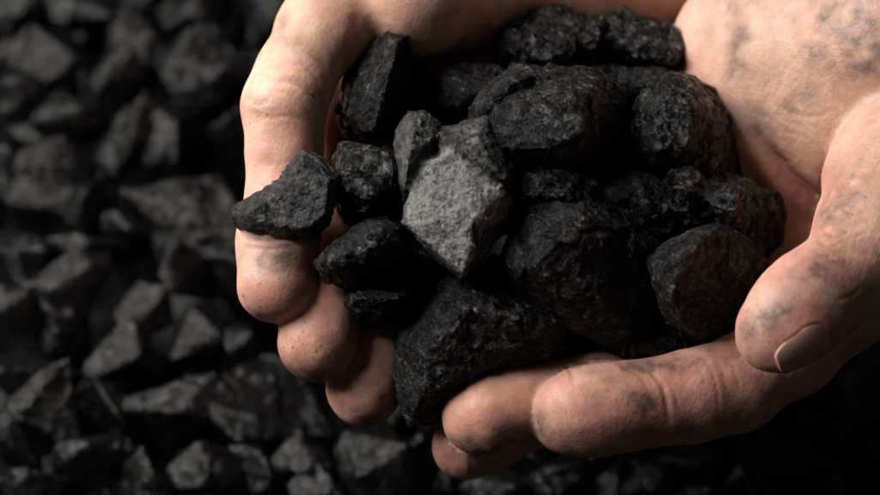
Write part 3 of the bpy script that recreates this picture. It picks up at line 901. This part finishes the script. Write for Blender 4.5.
def fingernail(parent, grid, label=None, lift=0.05, tip_pale=0.0):
    """A curved plate lying on the fingertip's own flesh."""
    ap, a, n, s, R_, T, U = grid
    top, bot, edge = [], [], []
    for j in range(NAIL_N):
        t = j / (NAIL_N - 1) * 2 - 1
        for i in range(NAIL_N):
            d = n * math.cos(U[j, i]) + s * math.sin(U[j, i])
            rim_ = max(abs(t), abs(2 * i / (NAIL_N - 1) - 1)) ** 8
            p = ap + a * T[j, i] + d * (R_[j, i] + lift - 0.15 * rim_ * (t < 0.5))
            top.append(p)
            bot.append(p - d * 0.6)
            edge.append(np.clip((t - 0.70) / 0.08, 0, 1) * tip_pale)
    v = np.array(top + bot); nu = NAIL_N; M = nu * nu
    q = []
    for j in range(nu - 1):
        for i in range(nu - 1):
            k = j * nu + i
            q.append((k, k + nu, k + nu + 1, k + 1))
            q.append((M + k, M + k + 1, M + k + nu + 1, M + k + nu))
    rim = [i for i in range(nu)] + [j * nu + nu - 1 for j in range(1, nu)] + [(nu - 1) * nu + i for i in range(nu - 2, -1, -1)] + [j * nu for j in range(nu - 2, 0, -1)]
    for x, y in zip(rim, rim[1:] + rim[:1]):
        q.append((x, y, M + y, M + x))
    o = mesh_object('fingernail', v, q, NAIL, {'edge': edge + edge}, parent)
    if label: o['label'] = label
    return o

for k, g in enumerate(HAND_SURFACE['frames']):
    fingernail(right_hand, g, 'thumbnail with dirt along its edge' if k == 0 else None, -0.13 if k == 0 else 0.30, 0.2 if k == 0 else 1.0)

# ------------------------------------------------------------------ the coal bed below
def bed_point(px, py, z):
    """where the sight line of a photo pixel meets height z (m) above the bed"""
    c = np.array(cam.location)
    r = np.array(CX) * (px - 440) * MPP + np.array(CY) * (247.5 - py) * MPP - np.array(CZ)
    return c + r * ((z - c[2]) / r[2])

bm = bmesh.new()
bmesh.ops.create_grid(bm, x_segments=260, y_segments=260, size=0.55)
me = bpy.data.meshes.new('ground')
co = np.array([v.co[:] for v in bm.verts]) * 1000
zz = 9.0 * chips(co / 21.0, 78) + 3.5 * chips(co / 8.0, 79) + 2.0 * fbm(co / 9.0, 77, 3)
for v, z in zip(bm.verts, zz):
    v.co.z = float(z) * 0.001
bm.to_mesh(me); bm.free()
me.materials.append(COAL_GAP_SHADE)
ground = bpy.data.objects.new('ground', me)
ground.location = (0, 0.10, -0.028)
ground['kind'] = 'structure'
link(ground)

def bed_mesh(seed, w, h, dep, voxel=0.9):
    rs = np.random.RandomState(seed)
    u = rs.normal(size=(11, 3)); u /= np.linalg.norm(u, axis=1, keepdims=True)
    u *= (0.88 + 0.2 * rs.rand(11, 1))
    v, q = lump_surface([u * np.array([w, h, dep]) * 0.68], voxel, 0.4)
    return roughen(v, q, seed, (9, .6), (4.0, .3), (2.0, .1), .10), q

BED = 'coal lumps of the bed under the hands'
# photo x, y, length, breadth (px), turn (deg), seed, label
LUMPS = [
    (20, 8, 60, 44, 20, 1, 'dim lump cut off by the top left corner of the picture'),
    (88, 12, 66, 46, -30, 2, 'lump with a lit right shoulder at the top edge, second from the top left corner'),
    (58, 58, 84, 62, -20, 3, 'blocky lump with a bright round facet near the top left corner'),
    (4, 62, 40, 40, 0, 4, 'lump cut off by the left edge beside the blocky bright-faceted lump'),
    (18, 98, 50, 42, 10, 5, 'small dim lump just below the blocky bright-faceted lump'),
    (60, 126, 66, 52, 0, 6, 'lump with a faint speckled top above the wide black gap at the left'),
    (110, 92, 80, 42, 65, 7, 'narrow steep lump with one bright yellowish sliver of a facet'),
    (148, 42, 84, 60, 70, 8, 'tall lump with a tiny rust fleck near the top edge'),
    (196, 12, 74, 46, 10, 9, 'lump at the top edge midway between the corner and the hand'),
    (256, 14, 70, 50, 20, 10, 'lump with a pale yellowish spot at the top edge next to the hand'),
    (200, 66, 70, 60, 0, 11, 'blackest lump up by the hand, below the top edge row'),
    (224, 78, 56, 46, 60, 12, 'small lump with a lit top just above the bent knuckle level'),
    (236, 128, 60, 50, 40, 13, 'lump half hidden behind the middle of the index finger'),
    (182, 140, 120, 62, 58, 14, 'long slanting lump with a pale ridge beside the index finger'),
    (136, 134, 84, 40, 50, 15, 'thin slanting lump with two bright patches beside the long ridged lump'),
    (6, 166, 56, 56, 30, 16, 'pale lump with an ochre stain cut off by the left edge'),
    (52, 182, 76, 60, 10, 17, 'black lump in the wide dark gap beside the ochre-stained lump'),
    (92, 196, 60, 30, 68, 18, 'dark sliver-shaped lump standing in the wide black gap'),
    (92, 246, 72, 50, 25, 19, 'pale brownish lump with a broad sloping face at mid height'),
    (132, 232, 46, 34, -20, 20, 'little bright-topped lump touching the broad sloping-faced one'),
    (194, 216, 104, 70, -25, 21, 'big smooth wedge lump beside the thin coal wedge on the finger'),
    (178, 272, 76, 46, -55, 22, 'leaf-shaped lump with a smooth grey face under the big smooth wedge'),
    (228, 284, 60, 50, -30, 23, 'dark lump tucked behind the tip of the index finger'),
    (18, 264, 80, 46, -10, 24, 'lump with glittering ridges at the left edge'),
    (76, 308, 92, 72, 60, 25, 'tall wedge lump with one bright bottom corner'),
    (14, 318, 64, 60, 0, 26, 'flat dim lump at the left edge below the glittering one'),
    (116, 352, 60, 46, 40, 27, 'small dim lump at the foot of the tall bright-cornered wedge'),
    (204, 330, 100, 40, 20, 28, 'long low lump with a hooked bright end left of the middle fingertip'),
    (146, 312, 48, 44, 30, 29, 'small black lump between the tall wedge and the leaf-shaped lump'),
    (24, 372, 80, 50, -15, 30, 'sloping black lump above the twin-faced pale lump'),
    (62, 408, 74, 66, 20, 31, 'rounded pale lump with a horizontal crack near the lower left corner'),
    (84, 466, 80, 50, 28, 32, 'wedge lump with a lit upper edge below the cracked pale lump'),
    (118, 414, 84, 30, -58, 33, 'slim slanting bright lump right of the cracked pale lump'),
    (186, 408, 112, 66, -12, 34, 'large dark lump with a lit left shoulder near the bottom'),
    (208, 474, 66, 50, 10, 36, 'block with a bright square face at the bottom edge'),
    (152, 480, 56, 50, 50, 37, 'dull lump at the bottom edge left of the bright-faced block'),
    (274, 408, 104, 86, 10, 38, 'large craggy lump just below the curled middle fingertip'),
    (254, 348, 50, 50, 0, 39, 'dim lump between the index fingertip and the craggy lump'),
    (306, 458, 70, 46, 40, 40, 'steep lump below the ring fingertip'),
    (254, 470, 60, 42, 0, 41, 'small dark lump between the bright-faced block and the steep lump'),
    (16, 446, 60, 60, 0, 42, 'black lump at the left edge near the lower corner'),
    (26, 490, 70, 36, 10, 43, 'lump cut off by the bottom left corner'),
    (388, 466, 90, 76, 0, 44, 'craggy grey lump at the bottom edge between the two hands'),
    (326, 486, 56, 36, 0, 45, 'low lump at the bottom edge left of the craggy grey one'),
    (428, 440, 56, 40, 30, 46, 'grey lump peeping out beside the ring fingertip of the open hand'),
    (580, 482, 96, 46, 5, 47, 'dim rounded lump at the bottom edge under the index finger of the open hand'),
    (500, 492, 60, 40, 0, 48, 'dark lump at the bottom edge right of the ring fingertip of the open hand'),
    (700, 462, 60, 46, 10, 49, 'faint lump below the middle of the open hand\'s index finger'),
    (752, 420, 70, 46, 15, 50, 'faintly glittering lump just under the open hand'),
    (650, 482, 60, 40, 0, 51, 'dark lump at the bottom edge right of the dim rounded one'),
    (780, 474, 80, 50, 0, 52, 'nearly black lump at the bottom edge below the thumb'),
    (840, 420, 80, 60, 20, 53, 'nearly black lump beside the lower right edge of the open hand'),
    (860, 480, 70, 50, 0, 54, 'nearly black lump in the bottom right corner'),
]
bed_meshes = []
placed = []
for (x, y, a, b, ang, seed, label) in LUMPS:
    z = 0.002 + 0.006 * random.Random(seed).random()
    wp = bed_point(x, y, z)
    depth = float((np.array(cam.location) - wp) @ np.array(CZ)) * 1000
    k = MPP * depth
    v, q = bed_mesh(300 + seed, a * k * 1.12, b * k * 1.12, (a + b) * 0.42 * k)
    c, s = math.cos(math.radians(ang)), math.sin(math.radians(ang))
    v = v @ np.array([[c, s, 0], [-s, c, 0], [0, 0, 1]])
    centre = (wp - np.array(F0)) @ ROT.T * 1000
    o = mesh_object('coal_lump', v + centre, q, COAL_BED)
    tag(o, label, 'coal', BED)
    bed_meshes.append(o)
    placed.append((wp, max(a, b) * k * 0.0005))

# lumps under and around the visible layer
rng = random.Random(5)
FILL = 'coal lumps in shadow under the top layer of the bed'
count = 0
for i in range(16):
    for j in range(14):
        x = -0.215 + 0.43 * (i + 0.5 * (j % 2)) / 15 + rng.uniform(-.006, .006)
        yy = -0.06 + 0.36 * j / 13 + rng.uniform(-.006, .006)
        src = bed_meshes[rng.randrange(len(bed_meshes))]
        c = src.copy()
        scene.collection.objects.link(c)
        c.rotation_euler = (rng.uniform(0, 6.28), rng.uniform(0, 6.28), rng.uniform(0, 6.28))
        bb = np.mean([list(p) for p in src.bound_box], axis=0)
        off = c.rotation_euler.to_matrix() @ Vector(bb)
        c.location = Vector((x, yy, rng.uniform(-0.026, -0.014))) - off
        c['label'] = 'black coal lump lying in shadow under the top layer of the bed'
        c['group'] = FILL
        count += 1
